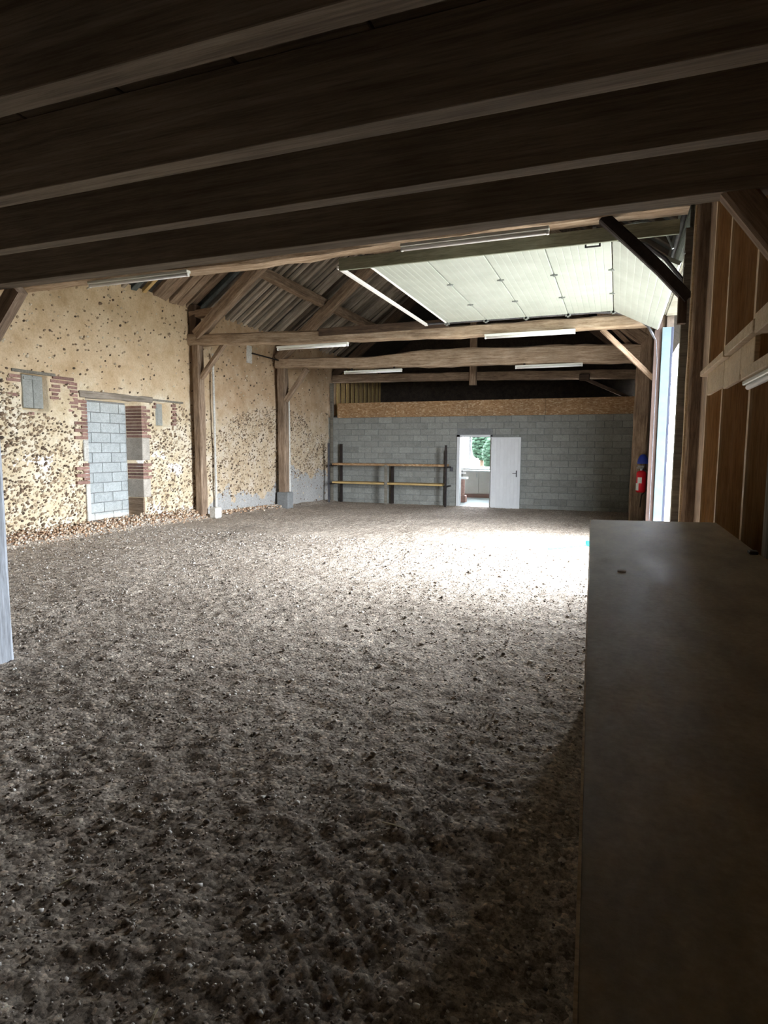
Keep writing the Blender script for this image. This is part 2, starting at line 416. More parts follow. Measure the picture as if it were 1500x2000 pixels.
def tube(name, pts, rad, mat, parent=None, n=8, caps=True):
    pts = [Vector(q) for q in pts]; V = []; F = []
    for i, q in enumerate(pts):
        d = (pts[min(i + 1, len(pts) - 1)] - pts[max(i - 1, 0)]).normalized()
        s = Vector((0, 0, 1)) if abs(d.z) < 0.9 else Vector((1, 0, 0))
        u = d.cross(s).normalized(); v_ = d.cross(u)
        rr = rad[i] if isinstance(rad, (list, tuple)) else rad
        for k in range(n):
            t = 2 * math.pi * k / n
            V.append(q + (u * math.cos(t) + v_ * math.sin(t)) * rr)
    for i in range(len(pts) - 1):
        for k in range(n):
            F.append((i * n + k, i * n + (k + 1) % n, (i + 1) * n + (k + 1) % n, (i + 1) * n + k))
    if caps:
        F.append(tuple(range(n))[::-1]); F.append(tuple((len(pts) - 1) * n + k for k in range(n)))
    o = mesh(name, V, F, mat, parent, None, smooth=n > 8)
    return o


t_ = (1 + 5 ** 0.5) / 2
ICO_V = np.array([(-1, t_, 0), (1, t_, 0), (-1, -t_, 0), (1, -t_, 0), (0, -1, t_), (0, 1, t_), (0, -1, -t_), (0, 1, -t_), (t_, 0, -1), (t_, 0, 1), (-t_, 0, -1), (-t_, 0, 1)]) / math.sqrt(1 + t_ * t_)
ICO_F = np.array([(0, 11, 5), (0, 5, 1), (0, 1, 7), (0, 7, 10), (0, 10, 11), (1, 5, 9), (5, 11, 4), (11, 10, 2), (10, 7, 6), (7, 1, 8), (3, 9, 4), (3, 4, 2), (3, 2, 6), (3, 6, 8), (3, 8, 9), (4, 9, 5), (2, 4, 11), (6, 2, 10), (8, 6, 7), (9, 8, 1)])


def stones(name, centers, radii, mat, parent=None, seed=0, kind='stuff'):
    """irregular low stones, one joined mesh; centers (n,3), radii (n,3)"""
    g = np.random.default_rng(seed)
    n = len(centers)
    th = g.uniform(0, 2 * np.pi, n)
    V = ICO_V[None] * (1 + g.uniform(-0.22, 0.22, (n, 12, 1)))
    V = V * radii[:, None, :]
    # tilt about X (in the wall plane)
    c, s = np.cos(th), np.sin(th)
    if kind == 'floor':
        x, y = V[..., 0].copy(), V[..., 1].copy()
        V[..., 0] = x * c[:, None] - y * s[:, None]; V[..., 1] = x * s[:, None] + y * c[:, None]
    else:
        y, z = V[..., 1].copy(), V[..., 2].copy()
        c, s = np.cos(th * 0.12), np.sin(th * 0.12)
        V[..., 1] = y * c[:, None] - z * s[:, None]; V[..., 2] = y * s[:, None] + z * c[:, None]
    V += centers[:, None, :]
    F = ICO_F[None] + (np.arange(n) * 12)[:, None, None]
    o = np_mesh(name, V.reshape(-1, 3), F.reshape(-1, 3), mat, parent)
    o['kind'] = 'stuff'
    return o


def np_mesh(name, V, F, mat, parent=None, smooth=False):
    me = bpy.data.meshes.new(name)
    k = F.shape[1]
    me.vertices.add(len(V)); me.vertices.foreach_set('co', V.astype(np.float32).ravel())
    me.loops.add(F.size); me.loops.foreach_set('vertex_index', F.astype(np.int32).ravel())
    me.polygons.add(len(F))
    me.polygons.foreach_set('loop_start', np.arange(0, F.size, k, dtype=np.int32))
    me.polygons.foreach_set('loop_total', np.full(len(F), k, dtype=np.int32))
    if smooth: me.polygons.foreach_set('use_smooth', np.ones(len(F), dtype=bool))
    me.materials.append(MAT[mat])
    me.update(calc_edges=True); me.validate()
    o = bpy.data.objects.new(name, me)
    return link(o, parent)


def vnoise(x, y, seed=0):
    """value noise on arrays"""
    g = np.random.default_rng(seed)
    T = g.random((256, 256))
    xi = np.floor(x).astype(int); yi = np.floor(y).astype(int)
    fx = x - xi; fy = y - yi
    fx = fx * fx * (3 - 2 * fx); fy = fy * fy * (3 - 2 * fy)
    a = T[xi % 256, yi % 256]; b = T[(xi + 1) % 256, yi % 256]; c = T[xi % 256, (yi + 1) % 256]; d = T[(xi + 1) % 256, (yi + 1) % 256]
    return (a * (1 - fx) + b * fx) * (1 - fy) + (c * (1 - fx) + d * fx) * fy - 0.5


def grid(xs, ys):
    nx, ny = len(xs), len(ys)
    i, j = np.meshgrid(np.arange(nx - 1), np.arange(ny - 1), indexing='ij')
    a = i * ny + j
    return np.stack([a, a + ny, a + ny + 1, a + 1], -1).reshape(-1, 4)


# ---------------- floor ----------------
def floor_z(x, y):
    return np.where(y > 10, -(y - 10) * 0.0235, 0.0)


xs = np.arange(-9.75, 0.95, 0.024)
ys = [-2.6, -1.5, -0.6, 0.0]
y = 0.3
while y < 19.6:
    ys.append(y); y += max(0.011, 0.0080 * max(y, 1.2))
ys = np.array(ys + [19.66])
XX, YY = np.meshgrid(xs, ys, indexing='ij')
Z = floor_z(XX, YY)
near = np.clip((9 - YY) / 6, 0.15, 1)
Z = Z + vnoise(XX * 1.1, YY * 1.1, 1) * 0.05 * near
Z = Z + vnoise(XX * 4, YY * 4, 2) * 0.018 * near
Z = Z + vnoise(XX * 11, YY * 11, 3) * 0.012
lump = vnoise(XX * 24, YY * 24, 4)
Z = Z + lump * 0.017
Z = Z + np.abs(vnoise(XX * 38, YY * 38, 5)) * 0.020
# tyre ribs in diagonal tracks
for (cx, sl, wd, ph, sg) in ((-1.2, 0.30, 0.16, 0, 1), (-2.7, 0.16, 0.15, 2, -1), (-0.75, 0.02, 0.14, 4, 1), (-4.4, 0.35, 0.17, 1, 1)):
    u = XX - (cx - sl * (YY - 2.5)) + 0.12 * vnoise(XX * 0.5, YY * 0.5, 9)
    msk = np.clip(1.3 - np.abs(u) / wd, 0, 1) * np.clip(vnoise(XX * 1.5, YY * 1.5, 12) + 0.75, 0, 1)
    Z = Z + msk * (0.014 * np.sin((YY + sg * u * 1.2) * 2 * np.pi / 0.085 + ph) - 0.006)
# foot of the left wall rises
Z = Z + np.clip((-9.05 - XX) / 0.5, 0, 1) * 0.12 * (YY < 12.4) + np.clip((-9.1 - XX) / 0.45, 0, 1) * 0.07
fl = np_mesh('floor', np.stack([XX, YY, Z], -1).reshape(-1, 3), grid(xs, ys), 'dirt', smooth=True)
tag(fl, 'uneven floor of dirt and fine gravel with tyre marks', kind='structure')
FZ = (xs, ys, Z)


def fz(x, y):
    return Z[np.clip(np.searchsorted(xs, x), 0, len(xs) - 1), np.clip(np.searchsorted(ys, y), 0, len(ys) - 1)]


g = np.random.default_rng(3)
n = 26000
py = 0.7 + (g.random(n) ** 1.25) * 9.5
px = g.uniform(-5.5, -0.12, n) * np.clip(py / 4, 0.45, 1.7)
px = np.clip(px, -9.2, -0.14)
ok = (px > -9.2)
px, py = px[ok], py[ok]
rr_ = g.uniform(0.003, 0.0085, len(px)) * (1 + (g.random(len(px)) < 0.05) * 1.1) * np.clip(0.6 + py * 0.09, 0.6, 1.5)
cz = fz(px, py) + rr_ * 0.25
stones('pebbles', np.stack([px, py, cz], -1), np.stack([rr_ * 1.3, rr_, rr_ * 0.7], -1), 'pebbles', fl, 5, 'floor')
# wood chips and straws on the floor
for k, (x, yv, a, L) in enumerate([(-0.84, 2.35, -0.1, 0.11), (-0.35, 3.1, 0.3, 0.06), (-1.9, 1.6, 1.2, 0.07), (-2.3, 1.9, 0.7, 0.05), (-0.6, 1.45, 2.4, 0.09), (-1.2, 1.28, 1.9, 0.05), (-1.1, 3.4, 0.5, 0.05), (-2.8, 2.4, 0.3, 0.05), (-0.5, 4.2, 0.2, 0.07), (-1.45, 1.12, 1.4, 0.03)]):
    z = fz(x, yv) + 0.008
    o = timber('straw', [(x - L / 2 * math.cos(a), yv - L / 2 * math.sin(a), z), (x, yv, z + 0.004), (x + L / 2 * math.cos(a), yv + L / 2 * math.sin(a), z)], 0.007, 0.004, 'straw', seg=0.02)
    tag(o, 'pale straw or wood sliver lying on the dark dirt floor', 'straw', 'pale straws on the dirt floor')

# ---------------- left wall (lime plaster over flint rubble) ----------------
NICHES = [(8.96, 10.42, 0.10, 2.60, 0.43), (7.62, 8.12, 2.28, 2.90, 0.16), (10.86, 11.33, 2.12, 2.64, 0.17)]
yl = set(np.round(np.arange(-2.7, 24.8, 0.09), 3)); zl = set(np.round(np.arange(-0.5, 5.01, 0.09), 3))
for (a, b_, c_, d_, _) in NICHES:
    for e in (a, b_): yl |= {e - 0.006, e + 0.006}
    for e in (c_, d_): zl |= {e - 0.006, e + 0.006}
yl = np.array(sorted(yl)); zl = np.array(sorted(zl))
YY2, ZZ2 = np.meshgrid(yl, zl, indexing='ij')
top = 5.02 + vnoise(YY2 * 1.1, YY2 * 0, 31) * 0.16
ZZ2 = np.minimum(ZZ2, top)
DX = vnoise(YY2 * 1.3, ZZ2 * 1.3, 21) * 0.07 + vnoise(YY2 * 5, ZZ2 * 5, 22) * 0.03 + vnoise(YY2 * 11, ZZ2 * 11, 23) * 0.015
XW = -9.5 + DX
inn = np.zeros_like(YY2, bool)
for (a, b_, c_, d_, dep) in NICHES:
    k = (YY2 > a) & (YY2 < b_) & (ZZ2 > c_) & (ZZ2 < d_)
    XW = np.where(k, -9.5 - dep - 0.03, XW); inn |= k
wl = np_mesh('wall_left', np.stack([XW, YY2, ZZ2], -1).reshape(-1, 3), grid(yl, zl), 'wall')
tag(wl, 'old rubble wall in ochre lime mortar on the left', kind='structure')
bx('wall_core', -10.3, -9.99, -2.7, 24.7, -0.5, 4.98, 'quoin', wl)
bx('wall_core', -10.05, -9.56, -2.7, 24.7, 4.72, 4.93, 'quoin', wl)


def in_niche(y, z, pad=0.05):
    k = np.zeros_like(y, bool)
    for (a, b_, c_, d_, dep) in NICHES: k |= (y > a - pad) & (y < b_ + pad) & (z > c_ - pad) & (z < d_ + pad)
    return k


g = np.random.default_rng(11)
n = 60000
sy_ = g.uniform(5.5, 19.5, n); sz_ = g.uniform(-0.2, 4.9, n)
band = 2.45 + vnoise(sy_ * 0.7, sy_ * 0, 33) * 0.9
clump = vnoise(sy_ * 1.6, sz_ * 1.6, 41) + 0.5
pr_ = np.where(sz_ < band, 0.55, 0.05) * (0.5 + 0.9 * clump)
pr_ *= np.where(sy_ > 12.3, np.where(sz_ < 2.2, 0.62, 1.15), 1.0)
pr_ *= np.where((sy_ > 12.5) & (sz_ < 0.35 + 0.35 * (sy_ > 16)), 0.1, 1.0)
ok = (g.random(n) < pr_) & ~in_niche(sy_, sz_)
sy_, sz_ = sy_[ok], sz_[ok]
r0 = g.uniform(0.010, 0.028, len(sy_)) * np.where(g.random(len(sy_)) < 0.08, 1.5, 1.0)
wx = -9.5 + vnoise(sy_ * 1.3, sz_ * 1.3, 21) * 0.07 + vnoise(sy_ * 5, sz_ * 5, 22) * 0.03
stones('wall_stones', np.stack([wx + 0.0, sy_, sz_], -1), np.stack([r0 * 0.6, r0 * 1.35, r0 * 0.9], -1), 'wall_stones', wl, 6)

# grey concrete blocks closing the old doorway
blk_mesh = {}


def piece(name, x0, x1, y0, y1, z0, z1, mat, parent, b=0.006):
    key = (round(x1 - x0, 3), round(y1 - y0, 3), round(z1 - z0, 3), mat)
    c = Vector(((x0 + x1) / 2, (y0 + y1) / 2, (z0 + z1) / 2))
    if key not in blk_mesh:
        o = bx(name, x0, x1, y0, y1, z0, z1, mat, parent, b)
        blk_mesh[key] = o.data
        return o
    o = bpy.data.objects.new(name, blk_mesh[key])
    return link(o, parent, Matrix.Translation(c))


bx('joint_mortar', -9.99, -9.925, 8.97, 10.41, 0.11, 2.59, 'mortar_joint', wl)
zc = 0.11
for r_ in range(12):
    off = 0.25 if r_ % 2 else 0.0
    yy = 8.97 - off
    h_ = 0.204
    while yy < 10.40:
        a = max(8.972, yy); b_ = min(10.408, yy + 0.49)
        if b_ - a > 0.05:
            piece('block', -9.97 + rnd.uniform(-0.002, 0.004), -9.905, a, b_, zc + 0.005, zc + h_ - 0.007, 'block_bright', wl)
        yy += 0.50
    zc += h_
# wooden lintel and reveal of brick and pale stone
timber('lintel', [(-9.62, 8.82, 2.655), (-9.62, 10.75, 2.675)], 0.30, 0.13, 'rafter_wood', wl, 0.008, seed=4)
rev = [(2.60, 1.86, 'b'), (1.85, 1.38, 's'), (1.37, 0.98, 'b'), (0.97, 0.58, 's'), (0.57, 0.10, 'd')]
for (zt, zb, kd) in rev:
    if kd == 'b':
        nb = int((zt - zb) / 0.068)
        for i in range(nb):
            z0 = zb + i * 0.068
            ext = 0.16 if i % 2 else 0.27
            piece('brick', -9.90, -9.475, 10.40, 10.40 + ext, z0, z0 + 0.056, 'brick', wl, 0.004)
    else:
        o = bx('quoin_stone', -9.92, -9.47 if kd == 's' else -9.49, 10.395, 10.62, zb, zt, 'quoin' if kd == 's' else 'old_wood', wl, 0.012)
for (zt, zb, kd) in [(2.55, 1.80, 'b'), (1.79, 1.38, 's'), (1.36, 0.95, 'b'), (0.94, 0.10, 's')]:
    if kd == 'b':
        for i in range(int((zt - zb) / 0.068)):
            z0 = zb + i * 0.068
            ext = 0.14 if i % 2 else 0.30
            piece('brick', -9.90, -9.47, 8.975 - ext, 8.975, z0, z0 + 0.056, 'brick', wl, 0.004)
    else:
        bx('quoin_stone', -9.90, -9.465, 8.975 - (0.12 if zt > 1 else 0.1), 8.975, zb, zt, 'plaster_white', wl, 0.012)
# scattered brickwork by the shutters and over the doorway
for (y0, z0, cnt, L) in [(8.55, 2.30, 8, 0.22), (8.17, 2.36, 6, 0.22), (8.2, 2.80, 2, 0.5), (7.35, 2.74, 2, 0.26), (7.36, 2.5, 1, 0.2), (11.36, 2.15, 7, 0.14), (10.76, 2.5, 2, 0.1), (7.6, 2.2, 1, 0.24)]:
    for i in range(cnt):
        piece('brick', -9.56, -9.47 + 0.004 * (i % 3), y0 + (0.05 if i % 2 else 0), y0 + L, z0 + i * 0.07, z0 + i * 0.07 + 0.052, 'brick', wl, 0.004)
bx('lintel', -9.6, -9.46, 7.45, 8.3, 2.905, 2.955, 'grey_wood', wl, 0.006)
bx('lintel', -9.6, -9.46, 10.75, 11.75, 2.66, 2.70, 'grey_wood', wl, 0.006)
bx('lime_patch', -9.5, -9.455, 14.42, 14.66, 3.95, 4.42, 'plaster_white', wl, 0.03)

# shutters closing the two small openings
s1 = empty('wooden_shutter', (-9.5, 7.85, 2.32), 'pale grey plank shutter in the small opening left of the blocked doorway', 'shutter')
for i in range(2):
    bx('board', -9.60, -9.50, 7.66 + i * 0.20, 7.855 + i * 0.20, 2.32, 2.88, 'block_back', s1, 0.008)
bx('rail', -9.505, -9.485, 7.68, 8.04, 2.80, 2.85, 'block_back', s1, 0.004)
s2 = empty('grey_shutter', (-9.6, 11.05, 2.14), 'flat grey board shutter in the small opening right of the blocked doorway', 'shutter')
for i in range(2):
    bx('board', -9.66, -9.62, 10.88 + i * 0.17, 11.045 + i * 0.17, 2.14, 2.62, 'block_back', s2, 0.005)

# rubble heap along the foot of the wall
g = np.random.default_rng(17)
n = 2600
ry = g.uniform(6.3, 12.2, n); rx = -9.46 + np.abs(g.normal(0, 0.17, n))
rz = fz(rx, ry) + np.clip(0.10 - (rx + 9.46) * 0.3, 0, 0.12) * g.random(n)
r0 = g.uniform(0.008, 0.026, n)
rb = stones('rubble_heap', np.stack([rx, ry, rz], -1), np.stack([r0, r0 * 1.2, r0 * 0.8], -1), 'rubble', None, 8)
tag(rb, 'orange and cream rubble crumbled along the foot of the left wall', 'rubble')
n = 500
ry = g.uniform(12.9, 16.5, n); rx = -9.42 + np.abs(g.normal(0, 0.12, n)); r0 = g.uniform(0.01, 0.03, n)
rb = stones('rubble_heap', np.stack([rx, ry, fz(rx, ry) + 0.03 + 0.05 * g.random(n)], -1), np.stack([r0, r0 * 1.2, r0 * 0.8], -1), 'rubble', None, 9)
tag(rb, 'thin line of orange rubble at the wall foot between the two far posts', 'rubble')

# ---------------- back wall of concrete blocks ----------------
YB = 19.5
DX0, DX1, DZ0, DZ1 = -4.87, -3.72, -0.23, 2.10     # doorway outside the frame
wb = boxes('wall_back', [(-9.7, DX0, YB + 0.012, YB + 0.2, -0.4, 2.72), (DX1, 0.9, YB + 0.012, YB + 0.2, -0.4, 2.72), (DX0, DX1, YB + 0.012, YB + 0.2, DZ1, 2.72)], 'mortar_joint')
tag(wb, 'grey concrete block wall closing the far end', kind='structure')
z = -0.30
r_ = 0
while z < 2.70:
    h_ = 0.2
    x = -9.62 - (0.25 if r_ % 2 else 0)
    zt = min(z + h_ - 0.008, 2.705)
    while x < 0.75:
        a, b_ = max(x, -9.6), min(x + 0.49, 0.75)
        segs = [(a, b_)]
        if zt > DZ0 and z < DZ1:
            segs = []
            if a < DX0: segs.append((a, min(b_, DX0)))
            if b_ > DX1: segs.append((max(a, DX1), b_))
        for (p0, p1) in segs:
            if p1 - p0 > 0.04 and (z < DZ1 - 0.1 or zt - z > 0.1):
                piece('block', p0, p1, YB + rnd.choice((-0.004, -0.002, 0)), YB + 0.05, z + 0.004, zt, 'block_back', wb)
        x += 0.5
    z += h_; r_ += 1
# OSB band above
for (a, b_) in ((-9.15, -7.0), (-7.0, -4.55), (-4.55, -2.1), (-2.1, 0.5)):
    bx('osb_panel', a + 0.003, b_ - 0.003, YB - 0.03, YB + 0.14, 2.70, 3.20, 'osb', wb, 0.003)
bx('trim_board', -9.42, -9.32, YB - 0.05, YB + 0.05, -0.2, 3.9, 'grey_wood', wb)
bx('switch_box', -4.97 - 0.12, -4.99, YB - 0.04, YB, 0.92, 1.05, 'grey_metal', wb)

# ---------------- door in the back wall and kitchen ----------------
d1 = empty('door_1', (-4.3, YB, -0.23), 'white door standing open against the block wall', None, None, 'structure')
bx('door_frame', DX0, DX0 + 0.10, YB - 0.05, YB + 0.2, DZ0, DZ1, 'white_paint', d1)
bx('door_frame', DX1 - 0.06, DX1, YB - 0.05, YB + 0.2, DZ0, DZ1, 'white_paint', d1)
bx('door_frame', DX0, DX1, YB - 0.05, YB + 0.2, DZ1 - 0.07, DZ1, 'white_paint', d1)
bx('door_sill', DX0, DX1, YB - 0.05, YB + 0.2, DZ0 - 0.02, DZ0 + 0.015, 'grey_metal', d1)
leaf = bx('door_leaf', -3.72, -2.80, YB - 0.16, YB - 0.11, DZ0 + 0.0, 2.02, 'white_paint', d1, 0.006)
boxes('leaf_border', [(-3.72, -3.66, YB - 0.172, YB - 0.16, DZ0, 2.02), (-2.87, -2.80, YB - 0.172, YB - 0.16, DZ0, 2.02), (-3.66, -2.87, YB - 0.172, YB - 0.16, 1.96, 2.02), (-3.66, -2.87, YB - 0.172, YB - 0.16, DZ0, DZ0 + 0.07)], 'white_paint', leaf)
for i in range(7):
    bx('board', -3.655 + i * 0.112, -3.548 + i * 0.112, YB - 0.167, YB - 0.158, DZ0 + 0.07, 1.955, 'white_paint', leaf, 0.003)
boxes('handle', [(-2.925, -2.895, YB - 0.185, YB - 0.168, 0.78, 0.98), (-3.03, -2.91, YB - 0.215, YB - 0.20, 0.88, 0.90), (-2.92, -2.90, YB - 0.215, YB - 0.18, 0.88, 0.90)], 'grey_metal', leaf)
boxes('hinge', [(-3.745, -3.715, YB - 0.17, YB - 0.06, zz, zz + 0.08) for zz in (0.0, 0.9, 1.8)], 'steel', d1)

bx('floor_kitchen', -7.0, -2.0, YB + 0.15, 24.0, -0.5, -0.24, 'kitchen_floor')['kind'] = 'structure'
kw = boxes('wall_kitchen', [(-7.15, -7.0, YB + 0.2, 24.2, -0.4, 2.6), (-2.0, -1.85, YB + 0.2, 24.2, -0.4, 2.6), (-7.0, -2.0, 24.0, 24.2, -0.4, 0.85), (-7.0, -2.0, 24.0, 24.2, 2.5, 2.7), (-7.0, -6.2, 24.0, 24.2, 0.85, 2.5), (-3.2, -2.0, 24.0, 24.2, 0.85, 2.5)], 'kitchen_wall')
tag(kw, 'pale plastered walls of the kitchen behind the doorway', kind='structure')
ck = bx('ceiling_kitchen', -7.15, -1.85, YB + 0.2, 24.2, 2.6, 2.7, 'kitchen_wall'); ck['kind'] = 'structure'
wk = empty('window_1', (-4.7, 24.05, 0.85), 'white framed kitchen window', None, None, 'structure')
for (a, b_, c_, d_) in ((-6.2, -3.2, 0.85, 0.95), (-6.2, -3.2, 2.42, 2.5), (-6.2, -6.1, 0.95, 2.42), (-3.3, -3.2, 0.95, 2.42), (-5.52, -5.42, 0.95, 2.42)):
    bx('window_frame', a, b_, 24.02, 24.10, c_, d_, 'white_paint', wk)
for (a, b_) in ((-6.1, -5.52), (-5.42, -3.3)):
    bx('pane', a, b_, 24.055, 24.062, 0.95, 2.42, 'glass', wk, 0)
kc = empty('kitchen_cabinet', (-4.8, 23.6, -0.24), 'beige kitchen base cabinets under the bright window', 'cabinet')
bx('carcass', -6.2, -3.2, 23.50, 23.98, -0.10, 0.78, 'beige', kc)
for (a, b_) in ((-6.19, -5.83), (-5.82, -4.98), (-4.97, -4.1), (-4.09, -3.21)):
    dr = bx('door', a, b_, 23.475, 23.5, -0.09, 0.77, 'beige', kc)
    bx('handle', b_ - 0.09, b_ - 0.07, 23.455, 23.475, 0.55, 0.69, 'steel', dr)
bx('plinth', -6.2, -3.2, 23.45, 23.95, -0.24, -0.10, 'plinth_brown', kc)
wt = bx('worktop', -6.25, -3.15, 23.42, 23.99, 0.781, 0.82, 'white_paint')
tag(wt, 'pale worktop running over the kitchen cabinets', 'worktop')
st = empty('red_stand', (-5.08, 21.3, -0.24), 'narrow red stand with a white tray just inside the kitchen doorway', 'stand')
bx('column', -5.14, -5.02, 21.24, 21.36, 0.0, 0.58, 'brick', st, 0.02)
bx('foot', -5.22, -4.96, 21.16, 21.44, -0.24, 0.0, 'plinth_brown', st, 0.01)
bx('tray', -5.22, -4.92, 21.15, 21.45, 0.58, 0.66, 'white_label', st, 0.01)
tube('stem', [(-5.12, 21.3, 0.66), (-5.12, 21.3, 0.92)], 0.015, 'dark_metal', st)
bx('top_tray', -5.22, -5.0, 21.2, 21.4, 0.78, 0.81, 'white_label', st, 0.01)

# garden outside the kitchen window
gr = mesh('ground_outside', [(-30, 24.2, -0.3), (20, 24.2, -0.3), (20, 60, -0.3), (-30, 60, -0.3)], [(0, 1, 2, 3)], 'outside_ground')
tag(gr, 'pale ground outside the kitchen window', kind='structure')


def tree(x, y, h, r, seed, label):
    t = empty('tree', (x, y, -0.3), label, 'tree')
    tube('trunk', [(x, y, -0.3), (x, y, h * 0.6)], [0.15, 0.08], 'dark_wood', t)
    g = np.random.default_rng(seed)
    n = 900
    d = g.normal(0, 1, (n, 3)); d /= np.linalg.norm(d, axis=1)[:, None]
    ctr = np.array([x, y, h * 0.68]) + d * (g.random((n, 1)) ** 0.4) * np.array([r, r, h * 0.34])
    q = g.uniform(0.08, 0.2, n)
    o = stones('foliage', ctr, np.stack([q, q, q * 0.5], -1), 'leaf', t, seed)


tree(-6.85, 33.0, 2.95, 0.55, 2, 'dark green round tree seen top right through the kitchen window')
tree(-5.80, 30.0, 2.1, 0.28, 4, 'narrow green shrub at the right edge of the kitchen window view')

# ---------------- right wall: opening, studs, boards ----------------
OY0, OY1, OZ = 7.9, 11.85, 3.95
wr = boxes('wall_right', [(0.84, 0.92, -2.7, OY0, -0.4, 4.9), (0.72, 0.83, OY1, 24.2, -0.4, 4.9)], 'render_out')
tag(wr, 'timber framed boarded wall on the right', kind='structure')
bx('lintel_board', 0.70, 0.92, OY0, OY1, OZ, 4.9, 'grey_wood', wr)
for i in range(5):
    bx('board', 0.665, 0.70, OY0 + 0.02, OY1, OZ + 0.02 + i * 0.185, OZ + 0.195 + i * 0.185, 'grey_wood', wr)
# near studs: deep faces towards the camera, light on their inner edges painted as pale strips
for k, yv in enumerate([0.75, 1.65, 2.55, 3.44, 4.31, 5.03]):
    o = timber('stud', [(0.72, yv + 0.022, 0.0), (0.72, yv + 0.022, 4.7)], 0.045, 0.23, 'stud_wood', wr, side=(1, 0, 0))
    timber('lit_edge', [(0.600, yv + 0.022, 0.0), (0.600, yv + 0.022, 4.7)], 0.045, 0.012, 'pale_wood', wr, side=(1, 0, 0))
for i in range(29):
    timber('sheathing_board', [(0.827, -2.43 + i * 0.35, 0.0), (0.827, -2.43 + i * 0.35, 4.7)], 0.346, 0.02, 'stud_wood' if i < 22 else 'old_wood', wr, side=(1, 0, 0))
# boarding and rails fixed across the studs
bx('rail', 0.545, 0.60, 4.02, 5.05, 2.18, 2.22, 'pale_wood', wr, 0.004)
bx('rail', 0.545, 0.60, 3.20, 3.98, 2.18, 2.235, 'pale_wood', wr, 0.004)
bx('rail', 0.545, 0.60, 1.6, 3.16, 2.16, 2.25, 'pale_wood', wr, 0.004)
bx('panel', 0.575, 0.598, 4.165, 4.86, 2.03, 2.178, 'pale_wood', wr, 0.003)
bx('panel', 0.575, 0.598, 3.64, 4.155, 2.01, 2.176, 'pale_wood', wr, 0.003)
bx('panel', 0.575, 0.598, 3.30, 3.635, 2.035, 2.176, 'pale_wood', wr, 0.003)
bx('rail', 0.535, 0.598, 1.5, 3.36, 1.98, 2.03, 'pale_wood', wr, 0.004)
lt = empty('strip_light', (0.56, 2.5, 1.96), 'white strip light fixed under the lower rail on the right wall', 'light')
bx('housing', 0.55, 0.59, 1.6, 3.40, 1.958, 1.979, 'tube', lt, 0.004)
tube('tube', [(0.57, 1.65, 1.946), (0.57, 3.36, 1.946)], 0.012, 'white_label', lt, 10)

# jamb boards, seals and door tracks at the opening
bx('jamb', 0.615, 0.92, OY0 - 0.13, OY0, -0.1, 4.1, 'grey_wood', wr)
bx('jamb', 0.53, 0.645, OY1, OY1 + 0.10, -0.3, 4.0, 'tarred_wood', wr)

# ---------------- outside ground and sky side ----------------
go = mesh('ground_yard', [(0.90, -20, -0.06), (60, -20, -0.06), (60, 60, -0.06), (0.90, 60, -0.06)], [(0, 1, 2, 3)], 'outside_ground')
tag(go, 'bright yard outside the garage opening', kind='structure')

# ---------------- timber frames ----------------
def frame(y, label):
    return empty('timber_frame', (-4.45, y, 0), label, 'timber frame')


f0 = frame(7.6, 'nearest roof frame, its hewn tie beam just behind the joists')
timber('tie_beam', [(-9.7, 7.6, 4.36), (-5, 7.6, 4.33), (-2, 7.6, 4.36), (0.62, 7.6, 4.38)], 0.30, 0.30, 'beam_wood', f0, 0.014, seed=2, wob=0.01)
timber('post', [(0.84, 7.60, -0.1), (0.84, 7.60, 4.55)], 0.30, 0.36, 'old_wood', f0, 0.006, seed=3)
bx('pale_batten', 0.668, 0.689, 7.40, 7.425, 0.0, 4.2, 'pale_wood', f0)
timber('post', [(-9.32, 7.62, 0.0), (-9.32, 7.62, 4.22)], 0.0001 + 0.2, 0.2, 'old_wood', f0, 0.010, seed=3) if False else None
timber('brace', [(-0.25, 7.55, 4.24), (0.62, 7.55, 3.36), (0.66, 7.55, 3.28)], 0.11, 0.12, 'dark_metal', f0, 0.004, seed=5)
timber('brace_foot', [(0.60, 7.55, 3.36), (0.60, 7.55, 3.02)], 0.09, 0.09, 'dark_wood', f0, 0.004, seed=5)
timber('principal_rafter', [(-9.3, 7.6, 4.5), (-4.45, 7.6, 8.28)], 0.2, 0.28, 'old_wood', f0, 0.012, seed=12)
timber('principal_rafter', [(0.4, 7.6, 4.5), (-4.45, 7.6, 8.28)], 0.2, 0.28, 'old_wood', f0, 0.012, seed=13)
for zz in (2.55, 1.45):
    bx('mortise', 0.79, 0.86, 7.436, 7.46, zz + (1.12 if zz > 2 else 0), zz + (1.27 if zz > 2 else 0.13), 'dark_metal', f0)
for zz in (3.62, 3.75): bx('bolt', 0.59, 0.605, 7.50, 7.54, zz, zz + 0.03, 'steel', f0)

